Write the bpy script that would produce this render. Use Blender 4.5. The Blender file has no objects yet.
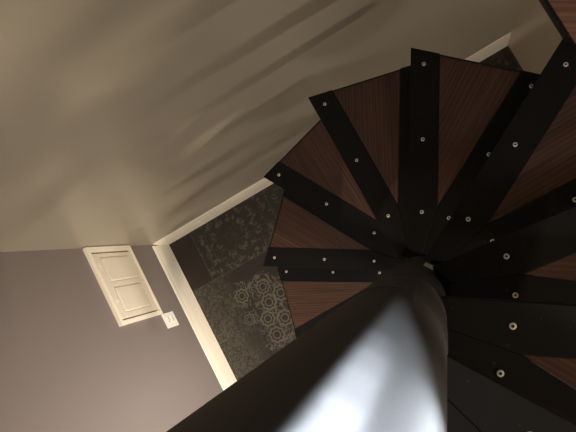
import bpy, bmesh, math, random
from mathutils import Vector, Matrix
random.seed(7)
C = bpy.context.scene.collection
sc = bpy.context.scene
PI = math.pi

# ------------------------------------------------------------------ helpers
def link(name, bm, mats, parent=None, smooth=False, kind=None):
    me = bpy.data.meshes.new(name)
    bmesh.ops.recalc_face_normals(bm, faces=bm.faces[:])
    bm.to_mesh(me); bm.free()
    for m in (mats if isinstance(mats, (list, tuple)) else [mats]):
        me.materials.append(m)
    if smooth:
        for p in me.polygons: p.use_smooth = True
    o = bpy.data.objects.new(name, me); C.objects.link(o)
    if parent: o.parent = parent
    if kind: o['kind'] = kind
    return o

def tag(o, label, cat, group=None):
    o['label'] = label; o['category'] = cat
    if group: o['group'] = group
    return o

def empty(name, loc=(0, 0, 0), rz=0):
    o = bpy.data.objects.new(name, None); C.objects.link(o)
    o.location = loc; o.rotation_euler = (0, 0, rz); o.empty_display_size = .1
    return o

def box(bm, x0, x1, y0, y1, z0, z1, bev=0.0, mi=0):
    tmp = bmesh.new()
    vs = [tmp.verts.new((x, y, z)) for x in (x0, x1) for y in (y0, y1) for z in (z0, z1)]
    for f in ((0, 1, 3, 2), (4, 6, 7, 5), (0, 4, 5, 1), (2, 3, 7, 6), (0, 2, 6, 4), (1, 5, 7, 3)):
        tmp.faces.new([vs[i] for i in f])
    bmesh.ops.recalc_face_normals(tmp, faces=tmp.faces[:])
    if bev: bmesh.ops.bevel(tmp, geom=tmp.edges[:], offset=bev, segments=2, affect='EDGES', profile=.6)
    merge(bm, tmp, mi)

def prism(bm, pts, z0, z1, bev=0.0, mi=0):
    tmp = bmesh.new()
    lo = [tmp.verts.new((x, y, z0)) for x, y in pts]; hi = [tmp.verts.new((x, y, z1)) for x, y in pts]
    tmp.faces.new(lo[::-1]); tmp.faces.new(hi)
    n = len(pts)
    for i in range(n): tmp.faces.new((lo[i], lo[(i + 1) % n], hi[(i + 1) % n], hi[i]))
    bmesh.ops.recalc_face_normals(tmp, faces=tmp.faces[:])
    if bev: bmesh.ops.bevel(tmp, geom=tmp.edges[:], offset=bev, segments=2, affect='EDGES', profile=.6)
    merge(bm, tmp, mi)

def lathe(bm, prof, n=24, mi=0, mis=None, cx=0, cy=0):
    rings = []
    for r, z in prof:
        if r < 1e-6: rings.append([bm.verts.new((cx, cy, z))])
        else: rings.append([bm.verts.new((cx + r * math.cos(2 * PI * i / n), cy + r * math.sin(2 * PI * i / n), z)) for i in range(n)])
    for k in range(len(rings) - 1):
        a, b = rings[k], rings[k + 1]
        for i in range(n):
            j = (i + 1) % n
            if len(a) == 1 and len(b) == 1: continue
            if len(a) == 1: f = bm.faces.new((a[0], b[j], b[i]))
            elif len(b) == 1: f = bm.faces.new((a[i], a[j], b[0]))
            else: f = bm.faces.new((a[i], a[j], b[j], b[i]))
            f.material_index = mis[k] if mis else mi

def merge(bm, tmp, mi):
    mp = {}
    for v in tmp.verts: mp[v] = bm.verts.new(v.co)
    for f in tmp.faces:
        g = bm.faces.new([mp[v] for v in f.verts]); g.material_index = mi
    tmp.free()

# ------------------------------------------------------------------ materials
class G:
    """tiny node-graph writer"""
    def __init__(s, name):
        s.m = bpy.data.materials.new(name); s.m.use_nodes = True
        s.t = s.m.node_tree; s.t.nodes.clear()
        s.out = s.t.nodes.new('ShaderNodeOutputMaterial'); s.b = s.t.nodes.new('ShaderNodeBsdfPrincipled')
        s.t.links.new(s.b.outputs[0], s.out.inputs[0])
    def n(s, kind, ins=None, **props):
        nd = s.t.nodes.new(kind)
        for k, v in props.items(): setattr(nd, k, v)
        for k, v in (ins or {}).items(): s.put(nd.inputs[k], v)
        return nd
    def put(s, sock, v):
        if isinstance(v, bpy.types.NodeSocket): s.t.links.new(v, sock)
        else: sock.default_value = v
    def f(s, op, a, b=0.0, c=0.0):
        nd = s.t.nodes.new('ShaderNodeMath'); nd.operation = op
        for i, v in enumerate((a, b, c)): s.put(nd.inputs[i], v)
        return nd.outputs[0]
    def mix(s, fac, a, b):
        nd = s.t.nodes.new('ShaderNodeMix'); nd.data_type = 'RGBA'
        s.put(nd.inputs[0], fac); s.put(nd.inputs[6], a); s.put(nd.inputs[7], b)
        return nd.outputs[2]
    def coord(s, which='Object'):
        return s.n('ShaderNodeTexCoord').outputs[which]
    def noise(s, vec, scale, detail=3, rough=.5, dist=0.0):
        return s.n('ShaderNodeTexNoise', {'Vector': vec, 'Scale': scale, 'Detail': detail, 'Roughness': rough, 'Distortion': dist}).outputs[0]
    def map(s, vec, loc=(0, 0, 0), rot=(0, 0, 0), scale=(1, 1, 1)):
        return s.n('ShaderNodeMapping', {'Vector': vec, 'Location': loc, 'Rotation': rot, 'Scale': scale}).outputs[0]
    def ramp(s, fac, stops):
        nd = s.n('ShaderNodeValToRGB', {'Fac': fac}); e = nd.color_ramp.elements
        while len(e) < len(stops): e.new(.5)
        for i, (p, c) in enumerate(stops): e[i].position = p; e[i].color = (*c, 1)
        return nd.outputs[0]
    def bump(s, h, strength=.2, dist=.01):
        s.put(s.b.inputs['Normal'], s.n('ShaderNodeBump', {'Height': h, 'Strength': strength, 'Distance': dist}).outputs[0])
    def fin(s, col, rough=.5, metal=0.0, spec=.5):
        s.put(s.b.inputs['Base Color'], col if isinstance(col, bpy.types.NodeSocket) else (*col, 1))
        s.put(s.b.inputs['Roughness'], rough); s.put(s.b.inputs['Metallic'], metal)
        s.put(s.b.inputs['Specular IOR Level'], spec)
        return s.m

def paint(name, c, rough=.6, spec=.4, var=.06, bump=.05, scale=260):
    g = G(name); v = g.coord()
    f = g.noise(v, 1.7, 3)
    col = g.mix(f, (*[x * (1 - var) for x in c], 1), (*[x * (1 + var) for x in c], 1))
    g.bump(g.noise(v, scale, 2), bump, .002)
    return g.fin(col, rough, 0, spec)

M = {}
M['beige'] = paint('beige_wall_paint', (.37, .335, .275), .36, .4)
M['glossbeige'] = paint('satin_beige_panel', (.52, .45, .35), .24, .55, bump=.015)
M['taupe'] = paint('taupe_wall_paint', (.215, .185, .180), .62, .3, bump=.09, scale=420)
M['ceil'] = paint('ceiling_paint', (.5, .47, .42), .8)
M['white'] = paint('white_gloss_trim', (.95, .89, .79), .4, .5, var=.03, bump=.02)
M['hatchwhite'] = paint('cream_door_paint', (.82, .76, .67), .42, .5, var=.03, bump=.02)
M['plastic'] = paint('white_plastic', (.93, .90, .86), .35, .5, var=.02, bump=0)
M['dark'] = paint('dark_slot', (.02, .018, .016), .8, .2)

def black_steel(name, c, rough, bump=.12):
    g = G(name); v = g.coord()
    n1 = g.noise(v, 9, 4); n2 = g.noise(v, 300, 2)
    sp = g.f('GREATER_THAN', g.noise(v, 130, 1), .76)
    col = g.mix(n1, (*[x * .8 for x in c], 1), (*[x * 1.2 for x in c], 1))
    col = g.mix(g.f('MULTIPLY', sp, .35), col, (.12, .10, .085, 1))
    g.bump(n2, bump, .001)
    return g.fin(col, g.f('ADD', g.f('MULTIPLY', n1, .2), rough - .1), 0, .2)
M['strip'] = black_steel('black_steel_strip', (.0042, .0038, .0044), .6)
M['steel'] = black_steel('black_steel_edge', (.016, .0155, .016), .42)
g = G('charcoal_pole_enamel'); v = g.coord()
n1 = g.noise(g.map(v, scale=(14, 14, 1.2)), 6, 4)
g.bump(g.noise(v, 120, 2), .04, .001)
M['pole'] = g.fin(g.mix(n1, (.034, .034, .037, 1), (.05, .05, .053, 1)), .62, 0, .3)
g = G('galvanised_screw'); M['screw'] = g.fin((.78, .74, .68), .38, .35, .6)
g = G('screw_recess'); M['recess'] = g.fin((.02, .02, .02), .7)
g = G('glint_white'); M['glint'] = g.fin((.85, .86, .87), .4, .3, .5)

def wood(name, dark, mid, light, rot, sx, sy, rough=.5, dist=1.0):
    g = G(name); v = g.coord()
    rnd = g.n('ShaderNodeObjectInfo').outputs['Random']
    cmb = g.n('ShaderNodeCombineXYZ', {'X': g.f('MULTIPLY', rnd, 7.0), 'Y': g.f('MULTIPLY', rnd, 3.0), 'Z': g.f('MULTIPLY', rnd, 5.0)}).outputs[0]
    v = g.n('ShaderNodeVectorMath', {0: v, 1: cmb}, operation='ADD').outputs[0]
    big = g.noise(g.map(g.map(v, rot=(0, 0, rot)), scale=(1.4, 9, 3)), 1.6, 2, .5, .6)
    w = g.n('ShaderNodeTexWave', {'Vector': g.map(g.map(v, rot=(0, 0, rot)), scale=(sx, sy, 4)), 'Scale': 1.0, 'Distortion': 7.0 * dist, 'Detail': 2.0, 'Detail Scale': .8, 'Detail Roughness': .5},
            wave_type='BANDS', bands_direction='Y', wave_profile='SIN').outputs['Fac']
    fine = g.noise(g.map(g.map(v, rot=(0, 0, rot)), scale=(5, 150, 6)), 1.0, 4, .65)
    fac = g.f('ADD', g.f('ADD', g.f('MULTIPLY', w, .17), g.f('MULTIPLY', fine, .55)), g.f('MULTIPLY', big, .45))
    col = g.ramp(fac, [(.30, dark), (.60, mid), (.90, light)])
    g.bump(fine, .12, .001)
    return g.fin(col, rough, 0, .35)
M['wood'] = wood('stained_tread_wood', (.024, .0110, .0074), (.070, .0315, .0205), (.140, .066, .043), math.radians(27), 1.6, 34)
M['boardwood'] = wood('reddish_board_wood', (.16, .08, .06), (.32, .165, .12), (.45, .24, .18), math.radians(35), 2.4, 26, dist=1.5)

# patchwork patterned floor tiles --------------------------------------------------
g = G('patchwork_floor_tiles'); v = g.coord()
sp = g.n('ShaderNodeSeparateXYZ', {0: v}); X, Y = sp.outputs[0], sp.outputs[1]
yn = g.f('MULTIPLY', Y, -1.0)
def line(a, pos, w=.0018): return g.f('LESS_THAN', g.f('ABSOLUTE', g.f('SUBTRACT', a, pos)), w)
def soft(x, lo, hi): return g.n('ShaderNodeMapRange', {'Value': x, 'From Min': lo, 'From Max': hi}, interpolation_type='SMOOTHSTEP').outputs[0]
row = g.f('MODULO', yn, .84)                                  # rows repeat towards the room
isA = g.f('LESS_THAN', row, .28)                              # row against the wall
colx = g.f('MODULO', g.f('ADD', X, .32), .45)                 # joints at x = .13, .58 ...
xm = g.f('SUBTRACT', colx, .225)
dark_tile = g.f('MULTIPLY', g.f('LESS_THAN', X, .13), isA)
# floral medallion tile
cx, cy = 0.0, .12
dx = g.f('SUBTRACT', xm, -.03); dy = g.f('SUBTRACT', row, cy)
rr = g.f('SQRT', g.f('ADD', g.f('MULTIPLY', dx, dx), g.f('MULTIPLY', dy, dy)))
th = g.f('ARCTAN2', dy, dx)
pet = g.f('COSINE', g.f('MULTIPLY', th, 8.0)); pet2 = g.f('COSINE', g.f('MULTIPLY', th, 16.0))
wv = g.f('SINE', g.f('ADD', g.f('ADD', g.f('MULTIPLY', rr, 95.0), g.f('MULTIPLY', pet, 1.5)), g.f('MULTIPLY', pet2, .5)))
star = g.f('SUBTRACT', 1.0, soft(g.f('SUBTRACT', rr, g.f('ADD', .075, g.f('MULTIPLY', pet, .022))), -.012, .004))
damask = g.f('SUBTRACT', g.noise(v, 26, 4, .6, 2.6), .5)
flor = soft(g.f('ADD', g.f('MULTIPLY', wv, .22), g.f('MULTIPLY', damask, 3.2)), .0, .5)
flor = g.f('MULTIPLY', flor, g.f('SUBTRACT', 1.0, g.f('MULTIPLY', star, .75)))
# ring tile
vo = g.n('ShaderNodeTexVoronoi', {'Vector': g.map(v, loc=(.1, .35, 0)), 'Scale': 11.5, 'Randomness': .45}, voronoi_dimensions='2D')
pd = g.n('ShaderNodeVectorMath', {0: g.map(v, loc=(.1, .35, 0)), 1: vo.outputs['Position']}, operation='SUBTRACT').outputs[0]
ps = g.n('ShaderNodeSeparateXYZ', {0: pd})
pth = g.f('ARCTAN2', ps.outputs[1], ps.outputs[0])
vd = g.f('DIVIDE', vo.outputs['Distance'], 11.5)
vdw = g.f('ADD', vd, g.f('MULTIPLY', g.f('COSINE', g.f('MULTIPLY', pth, 9.0)), .0022))
def band(a, r, w): return g.f('SUBTRACT', 1.0, soft(g.f('ABSOLUTE', g.f('SUBTRACT', a, r)), w * .5, w * 1.3))
ring = g.f('MAXIMUM', band(vd, .019, .0035), band(vdw, .035, .0045))
Xm = g.f('MODULO', X, .9)
near = 0.0; dmin = 1.0
for rcx, rcy, rsz in ((.343, .514, 1.0), (.298, .585, .95), (.302, .676, 1.0), (.23, .422, .9), (.352, .431, .9), (.21, .545, .7), (.38, .62, 1.0), (.42, .50, 1.0), (.44, .70, .9)):
    ax = g.f('SUBTRACT', Xm, rcx); ay = g.f('SUBTRACT', row, rcy)
    ad = g.f('DIVIDE', g.f('SQRT', g.f('ADD', g.f('MULTIPLY', ax, ax), g.f('MULTIPLY', ay, ay))), rsz)
    aw = g.f('ADD', ad, g.f('MULTIPLY', g.f('COSINE', g.f('MULTIPLY', g.f('ARCTAN2', ay, ax), 8.0)), .0030))
    near = g.f('MAXIMUM', near, g.f('MAXIMUM', band(ad, .019, .0035), band(aw, .036, .0055))); dmin = g.f('MINIMUM', dmin, ad)
left = g.f('LESS_THAN', Xm, .47)
ring = g.f('ADD', g.f('MULTIPLY', near, left), g.f('MULTIPLY', ring, g.f('SUBTRACT', 1.0, left)))
vd = g.f('ADD', g.f('MULTIPLY', dmin, left), g.f('MULTIPLY', vd, g.f('SUBTRACT', 1.0, left)))
scroll = g.f('MULTIPLY', band(g.noise(v, 18, 1, .5, 2.0), .5, .05), .8)
ring = g.f('MAXIMUM', ring, g.f('MULTIPLY', scroll, g.f('MULTIPLY', g.f('GREATER_THAN', vd, .038), g.f('LESS_THAN', vd, .085))))
# fine mosaic tile
vm = g.n('ShaderNodeTexVoronoi', {'Vector': v, 'Scale': 125, 'Randomness': .8}, voronoi_dimensions='2D', feature='DISTANCE_TO_EDGE').outputs['Distance']
vm2 = g.n('ShaderNodeTexVoronoi', {'Vector': v, 'Scale': 125, 'Randomness': .8}, voronoi_dimensions='2D')
mos = g.f('MULTIPLY', soft(vm, .02, .12), g.f('MULTIPLY', g.n('ShaderNodeSeparateColor', {0: vm2.outputs['Color']}).outputs[0], .8))
tx = g.f('SUBTRACT', 1.0, soft(g.f('ADD', g.f('MODULO', X, .9), g.f('MULTIPLY', g.f('SUBTRACT', g.noise(v, 16, 2), .5), .16)), .11, .25))
rowB = g.f('ADD', g.f('MULTIPLY', mos, tx), g.f('MULTIPLY', ring, g.f('SUBTRACT', 1.0, tx)))
pat = g.f('ADD', g.f('MULTIPLY', flor, isA), g.f('MULTIPLY', rowB, g.f('SUBTRACT', 1.0, isA)))
wear = g.noise(v, 7, 3)
pat = g.f('MULTIPLY', pat, g.f('ADD', .45, g.f('MULTIPLY', wear, .8)))
pat = g.f('MULTIPLY', pat, g.f('ADD', g.f('MULTIPLY', isA, -.3), 1.0))
base = g.mix(wear, (.010, .008, .0068, 1), (.021, .0172, .014, 1))
col = g.mix(pat, base, (.115, .105, .083, 1))
dstripe = g.noise(g.map(v, scale=(60, 5, 1)), 1.0, 3)
col = g.mix(dark_tile, col, g.mix(dstripe, (.010, .006, .005, 1), (.022, .013, .010, 1)))
jt = g.f('MAXIMUM', g.f('MULTIPLY', line(colx, 0.0012), isA), g.f('MAXIMUM', line(row, .28), line(row, .0)))
col = g.mix(g.f('MULTIPLY', jt, .55), col, (.10, .08, .062, 1))
g.bump(pat, .15, .0015)
M['tiles'] = g.fin(col, g.f('SUBTRACT', .46, g.f('MULTIPLY', pat, .1)), 0, .5)

# ------------------------------------------------------------------ room
W, D, H = 1.937, 3.4, 5.3          # stair well between the two side walls; open room in front
def slab(name, x0, x1, y0, y1, z0, z1, m):
    bm = bmesh.new(); box(bm, x0, x1, y0, y1, z0, z1); return link(name, bm, m, kind='structure')
W2 = 4.6                            # the hall opens out past the short right wall
slab('floor', -.12, W2 + .12, -D - .12, .12, -.1, 0, M['tiles'])
slab('wall_back', -.12, W, .008, .12, 0, H, M['beige'])
slab('wall_left', -.12, -.008, -D, .008, 0, H, M['taupe'])
slab('wall_right', W, W + .12, -1.42, .12, 0, H, M['glossbeige'])
slab('wall_hall', W + .12, W2, -.4, -.28, 0, H, M['beige'])
slab('wall_hall_end', W2, W2 + .12, -D, -.28, 0, H, M['beige'])
slab('wall_front', -.12, W2 + .12, -D - .12, -D, 0, H, M['beige'])
slab('ceiling', -.12, W2 + .12, -D - .12, .12, H, H + .1, M['ceil'])

# slats added out of view to cast shadow bands on the back wall
for i, (z, h) in enumerate(((2.60, .032), (2.705, .045), (2.83, .036), (2.955, .04))):
    slab('shadow_slat_%d' % (i + 1), 1.75, W2, -1.93, -1.90, z, z + h, M['dark'])

def skirting(name, L, place):
    # profile: depth from the wall, height
    prof = [(0, 0), (.008, 0), (.008, .118), (.0068, .126), (.0068, .136), (.005, .146), (.0045, .166), (.002, .180), (0, .183)]
    bm = bmesh.new()
    a = [bm.verts.new(place(d, h, 0)) for d, h in prof]; b = [bm.verts.new(place(d, h, L)) for d, h in prof]
    n = len(prof)
    for i in range(n): bm.faces.new((a[i], a[(i + 1) % n], b[(i + 1) % n], b[i]))
    bm.faces.new(a[::-1]); bm.faces.new(b)
    return link(name, bm, M['white'], kind='structure')
skirting('baseboard_back', W - .001, lambda d, h, s: (s, .008 - d, h))
skirting('baseboard_left', D - .008, lambda d, h, s: (-.008 + d, -s - .0005, h))

# ------------------------------------------------------------------ staircase
PX, PY = 1.1686, -.6930
POLE_R = .0606
bm = bmesh.new()
lathe(bm, [(0, 0), (.13, 0), (.13, .010), (.127, .014), (POLE_R + .004, .014), (POLE_R, .022), (POLE_R, 4.2), (POLE_R - .004, 4.21), (0, 4.21)], 96)
pole = link('newel_pole', bm, M['pole'], smooth=False)
pole.location = (PX, PY, 0)
for p in pole.data.polygons: p.use_smooth = abs(p.normal.z) < .5
tag(pole, 'dark round metal pole that the spiral treads fan out from', 'pole')

bm = bmesh.new()  # pale sliver standing in for a glint of light on the pole
n = 6; az0, az1 = math.radians(25), math.radians(42); vs = []
for i in range(n + 1):
    a = az0 + (az1 - az0) * i / n
    vs.append([bm.verts.new((r * math.cos(a), r * math.sin(a), z)) for r, z in ((POLE_R - .001, 1.79), (POLE_R + .0016, 1.79), (POLE_R + .0016, 1.885), (POLE_R - .001, 1.885))])
for i in range(n):
    for k in range(4): bm.faces.new((vs[i][k], vs[i][(k + 1) % 4], vs[i + 1][(k + 1) % 4], vs[i + 1][k]))
bm.faces.new(vs[0]); bm.faces.new(vs[-1][::-1])
link('pole_glint', bm, M['glint'], pole)['label'] = 'small bright painted glint on the pole between two treads'

T = .045                             # tread thickness
AN = math.radians(30.4); ux, uy = math.cos(AN), -math.sin(AN); vx, vy = -uy, ux
def uv(u, v): return (ux * u + vx * v, uy * u + vy * v)
OUT = [(.562, .023), (.4785, -.2945)]  # outer edge, front to rear
def on_outer(y): return .562 + (.4785 - .562) * (y - .023) / (-.2945 - .023)
FRONT_O = (.562, .023); FW_O = (on_outer(-.044), -.044)
APEX = (.1835, -.044)
RW_O = (.4965, -.2265); RE_O = (.4785, -.2945)
ri = .058
def make_tread():
    root = empty('stair_tread')
    wd = bmesh.new(); prism(wd, [APEX, (RW_O[0] - .0056, RW_O[1] + .0033), (FW_O[0] - .006, FW_O[1])], -.036, -.002, .0012)
    link('wood_panel', wd, M['wood'], root)
    fs = bmesh.new()
    prism(fs, [(ri, .023), (.075, -.012), APEX, FW_O, FRONT_O], -.006, 0, .0012)
    link('front_strip', fs, M['strip'], root)
    rs = bmesh.new()
    prism(rs, [(.0755, -.0125), uv(ri, -.014), RE_O, RW_O, (APEX[0] - .0004, APEX[1] - .0004)], -.006, -.0006, .0012)
    link('rear_strip', rs, M['strip'], root)
    # steel carrier under the strips: front face, outer rim and rear face of the tread
    fr = bmesh.new()
    prism(fr, [(ri, .021), (ri, .011), (.556, .011), (.556, .021)], -T, -.006, .0008)
    prism(fr, [(FRONT_O[0] - .002, FRONT_O[1] - .001), (FRONT_O[0] - .0065, FRONT_O[1] - .001), (RE_O[0] - .0065, RE_O[1] + .001), (RE_O[0] - .002, RE_O[1] + .001)], -T, -.0012)
    a = uv(ri, -.012); b = uv(.545, -.012); c = uv(.545, -.003); d = uv(ri, -.003)
    prism(fr, [a, b, c, d], -T, -.0066)
    prism(fr, [(ri, .02), (.2, .02), (.2, -.06), uv(.2, -.004), uv(ri, -.012)], -T, -.038)
    link('steel_frame', fr, M['steel'], root)
    hb = bmesh.new()
    lathe(hb, [(POLE_R + .0004, -.075), (.0611, -.075), (.0616, -.0745), (.0616, -.0065), (.0611, -.006), (POLE_R + .0004, -.006)], 48)
    link('hub_collar', hb, M['pole'], root, smooth=False)
    sm = None
    for side in (0, 1):
        for r in (.521, .343, .172):
            x, y = (r, -.008) if side == 0 else uv(r, .020)
            if sm is None:
                b = bmesh.new()
                lathe(b, [(0.0047, -.001), (.0047, .0008), (.0040, .0017), (.0021, .0020), (.0018, .0008), (0, .0006)], 16, mis=[0, 0, 0, 1, 1])
                o = link('screw', b, [M['screw'], M['recess']], root, smooth=False); sm = o
            else:
                o = sm.copy(); C.objects.link(o); o.parent = root
            o.location = (x, y, 0)
    return root

proto = make_tread()
def copy_tree(o):
    c = o.copy(); C.objects.link(c)
    for ch in list(o.children):
        k = ch.copy(); C.objects.link(k); k.parent = c
    return c
TREADS = [
 (-.0103, -.0084, 181.89, .7534, 'lowest visible one, cut off by the dark pole'),
 (-.0021, .0079, 150.04, .9182, 'second from the bottom, pointing level to the left'),
 (.0009, .0184, 119.85, 1.1467, 'third up, corner touching the lit baseboard'),
 (-.0083, .0103, 90.37, 1.3699, 'fourth up, corner beside the streaky wall shadows'),
 (-.0100, -.0036, 60.16, 1.5358, 'fifth up, front strip pointing straight up'),
 (.0051, -.0025, 29.71, 1.7412, 'sixth up, outer end beside the reddish ledge'),
 (.0018, .0167, -4.57, 1.9708, 'seventh up, wedge running off the right side'),
 (-.0201, .0240, -30.69, 2.1801, 'eighth up, small wood wedge low at right'),
 (-.0080, .0080, -55.5, 2.3740, 'topmost in view, plain black at the bottom edge'),
]
for i, (ox, oy, ang, h, lab) in enumerate(TREADS):
    t = proto if i == 0 else copy_tree(proto)
    a = math.radians(ang)
    t.location = (PX + ox, PY + oy, h); t.rotation_euler = (0, 0, a)
    tag(t, 'dark wooden stair tread, ' + lab, 'stair tread', 'treads of the spiral staircase')
    for ch in t.children:
        if ch.name.startswith('hub_collar'):     # the collar stays centred on the pole
            ch.location = (-(ox * math.cos(a) + oy * math.sin(a)), -(-ox * math.sin(a) + oy * math.cos(a)), 0)

# ------------------------------------------------------------------ wooden board along the right wall
root = empty('wooden_ledge', (W, -.7, 1.690))
bm = bmesh.new(); box(bm, 1.680 - W, -.001, -.75, .698, -.026, 0, .002)
link('board', bm, M['boardwood'], root)
bm = bmesh.new(); box(bm, 1.673 - W, 1.6798 - W, -.75, .698, -.030, -.001, .0015)
link('edge_strip', bm, M['steel'], root)
tag(root, 'reddish brown wooden ledge with black edge along the right wall', 'ledge')

# ------------------------------------------------------------------ access hatch low on the taupe wall
root = empty('access_hatch', (-.008, -.173, .612))
def hatch_box(bm, y0, y1, z0, z1, x0, x1, bev=.001, mi=0):
    box(bm, x0, x1, y0 + .173, y1 + .173, z0 - .612, z1 - .612, bev, mi)
bm = bmesh.new()
Y0, Y1, Z0, Z1 = -.346, .004, .428, .793
hatch_box(bm, Y0, Y0 + .018, Z0, Z1, 0, .016); hatch_box(bm, Y1 - .022, Y1, Z0, Z1, 0, .016)
hatch_box(bm, Y0 + .018, Y1 - .022, Z0, Z0 + .014, 0, .016); hatch_box(bm, Y0 + .018, Y1 - .022, Z1 - .022, Z1, 0, .016)
link('frame', bm, M['white'], root)
bm = bmesh.new(); hatch_box(bm, Y0 + .018, Y1 - .022, Z0 + .014, Z1 - .022, 0, .002, 0)
link('back_gap', bm, M['dark'], root)['label'] = 'dark gap around the door'
dy0, dy1, dz0, dz1 = Y0 + .024, Y1 - .030, Z0 + .017, Z1 - .025
bm = bmesh.new()
hatch_box(bm, dy0, dy1, dz0, dz1, .002, .008, .001)                       # back of the door
py = [(-.292, -.186), (-.152, -.048)]; pz0, pz1 = .488, .716
hatch_box(bm, dy0, py[0][0] - .006, dz0, dz1, .006, .0125)                 # stiles and rails around the two panels
hatch_box(bm, py[0][1] + .006, py[1][0] - .006, dz0, dz1, .006, .0125)
hatch_box(bm, py[1][1] + .006, dy1, dz0, dz1, .006, .0125)
hatch_box(bm, dy0 + .01, dy1 - .01, dz0, pz0 - .006, .006, .0124); hatch_box(bm, dy0 + .01, dy1 - .01, pz1 + .006, dz1, .006, .0124)
door = link('door', bm, M['hatchwhite'], root)
for a, b in py:
    bm = bmesh.new()
    hatch_box(bm, a, b, pz0, pz1, .007, .0155, .003)
    link('raised_panel', bm, M['hatchwhite'], door)
for yy in (-.085, -.245):
    bm = bmesh.new()
    hatch_box(bm, yy - .012, yy + .012, dz1 - .014, dz1 - .006, .014, .0185, .001)
    hatch_box(bm, yy - .004, yy + .004, dz1 - .026, dz1 - .014, .014, .0165, .001)
    link('hinge', bm, M['plastic'], root)
tag(root, 'small cream two-panel access door set low in the taupe wall beside the corner', 'access door')

# ------------------------------------------------------------------ power outlet
root = empty('power_outlet', (-.008, -.3815, .366))
bm = bmesh.new(); box(bm, 0, .006, -.036, .036, -.0575, .0575, .002)
link('cover_plate', bm, M['plastic'], root)
for s in (-1, 1):
    bm = bmesh.new(); box(bm, .005, .0085, -.017, .017, s * .021 - .0165, s * .021 + .0165, .002)
    sk = link('socket', bm, M['plastic'], root)
    for yy in (-.0065, .0065):
        bm = bmesh.new(); box(bm, .0080, .0089, yy - .0012, yy + .0012, s * .021 - .002, s * .021 + .008)
        link('slot', bm, M['dark'], sk)
    bm = bmesh.new(); box(bm, .0080, .0089, -.0024, .0024, s * .021 - .010, s * .021 - .005)
    link('ground_hole', bm, M['dark'], sk)
bm = bmesh.new(); box(bm, .0055, .0068, -.0025, .0025, -.0025, .0025, .0005)
link('screw', bm, M['screw'], root)
tag(root, 'white double power outlet plate on the taupe wall just below the access door', 'power outlet')

# ------------------------------------------------------------------ light
def lamp(kind, name, loc, target, power, color, **kw):
    d = bpy.data.lights.new(name, kind); d.energy = power; d.color = color
    for k, v in kw.items(): setattr(d, k, v)
    o = bpy.data.objects.new(name, d); C.objects.link(o); o.location = loc
    o.rotation_euler = (Vector(target) - Vector(loc)).to_track_quat('-Z', 'Y').to_euler()
    return o
WARM = (1.0, .80, .56)
lamp('AREA', 'hall_area_light', (3.4, -2.9, 3.4), (.7, 0, 1.4), 185, (1.0, .83, .60), shape='RECTANGLE', size=1.1, size_y=.05)
lamp('AREA', 'low_hall_fill', (2.2, -3.0, 1.25), (.6, 0, .7), 20, (1.0, .88, .72), shape='RECTANGLE', size=1.8, size_y=.08)  # added fill to brighten the baseboards and outlet, no known fixture
lamp('AREA', 'hall_area_light', (.55, -3.2, 2.35), (1.5, 0, 1.3), 10, (1.0, .90, .76), shape='RECTANGLE', size=1.0, size_y=.08)  # added fill for the back wall's right part and the right wall
lamp('AREA', 'left_wall_fill', (3.0, -2.1, 1.5), (0, -.85, .8), 10, (1.0, .92, .82), shape='RECTANGLE', size=.5, size_y=.4, spread=math.radians(50))  # added fill aimed at the taupe wall, no fixture behind it
lamp('AREA', 'overhead_fill', (.55, -1.7, 5.0), (1.4, 0, 1.2), 17, (.98, .95, .87), shape='RECTANGLE', size=.9, size_y=.25)  # added overhead fill that lifts the walls, not a known lamp
def pole_beam(az, zc, hgt, l0, l1, E, spread=2.5):
    """narrow beam added to draw a highlight on the pole, no real fixture: lit height hgt about zc, lit width l0..l1 across the pole"""
    a = math.radians(az); side = (l0 + l1) / 2; ox, oy = -math.sin(a) * side, math.cos(a) * side
    dist, pitch = .24, math.radians(48)
    z = zc + (dist - .055) * math.tan(pitch)
    lamp('AREA', 'pole_highlight_beam', (PX + dist * math.cos(a) + ox, PY + dist * math.sin(a) + oy, z),
         (PX + .055 * math.cos(a) + ox, PY + .055 * math.sin(a) + oy, zc), E * (l1 - l0) * hgt, (.88, .96, 1.0),
         shape='RECTANGLE', size=l1 - l0, size_y=hgt * math.cos(pitch), spread=math.radians(spread))
STEPS = [(2.90, 1.0, -.052), (2.85, .85, -.050), (2.80, .62, -.048), (2.75, .50, -.040), (2.70, .40, -.028), (2.65, .31, -.014), (2.60, .22, -.002),
         (2.55, .14, .008), (2.50, .08, .015), (2.45, .045, .020)]
EK = 18  # the stacked beams below are added only to shape the pole's highlight
for i in range(len(STEPS) - 1):
    for k in range(3):
        f = k / 3; zc, e, r = [STEPS[i][j] * (1 - f) + STEPS[i + 1][j] * f for j in range(3)]
        pole_beam(18, zc, .10, r, .0285, e * EK / 3 * (.75 + .5 * (r < -.03)))
for zc, e in ((2.90, 1.0), (2.85, .9), (2.80, .65), (2.75, .45), (2.70, .25)): pole_beam(18, zc, .11, .012, .0290, e * EK * 1.25, 2)
for zc, e in ((2.79, .8), (2.75, 1.0), (2.71, .8)): pole_beam(-14, zc, .08, -.020, .022, e * EK * 1.6, 6)
w = bpy.data.worlds.new('World'); sc.world = w; w.use_nodes = True
bg = w.node_tree.nodes['Background']; bg.inputs[0].default_value = (.30, .26, .22, 1); bg.inputs[1].default_value = .25

# ------------------------------------------------------------------ camera
R = [[0.849669, 0.485782, 0.20513], [-0.465986, 0.873787, -0.139116], [-0.24682, 0.022615, 0.968797]]
cd = bpy.data.cameras.new('camera'); cam = bpy.data.objects.new('camera', cd); C.objects.link(cam)
m = Matrix(R).to_4x4(); m.translation = (1.27988, -.61696, 3.03061); cam.matrix_world = m
cd.sensor_width = 36; cd.lens = 623.35 / 576 * 36; cd.clip_start = .02
sc.camera = cam
sc.view_settings.view_transform = 'Standard'
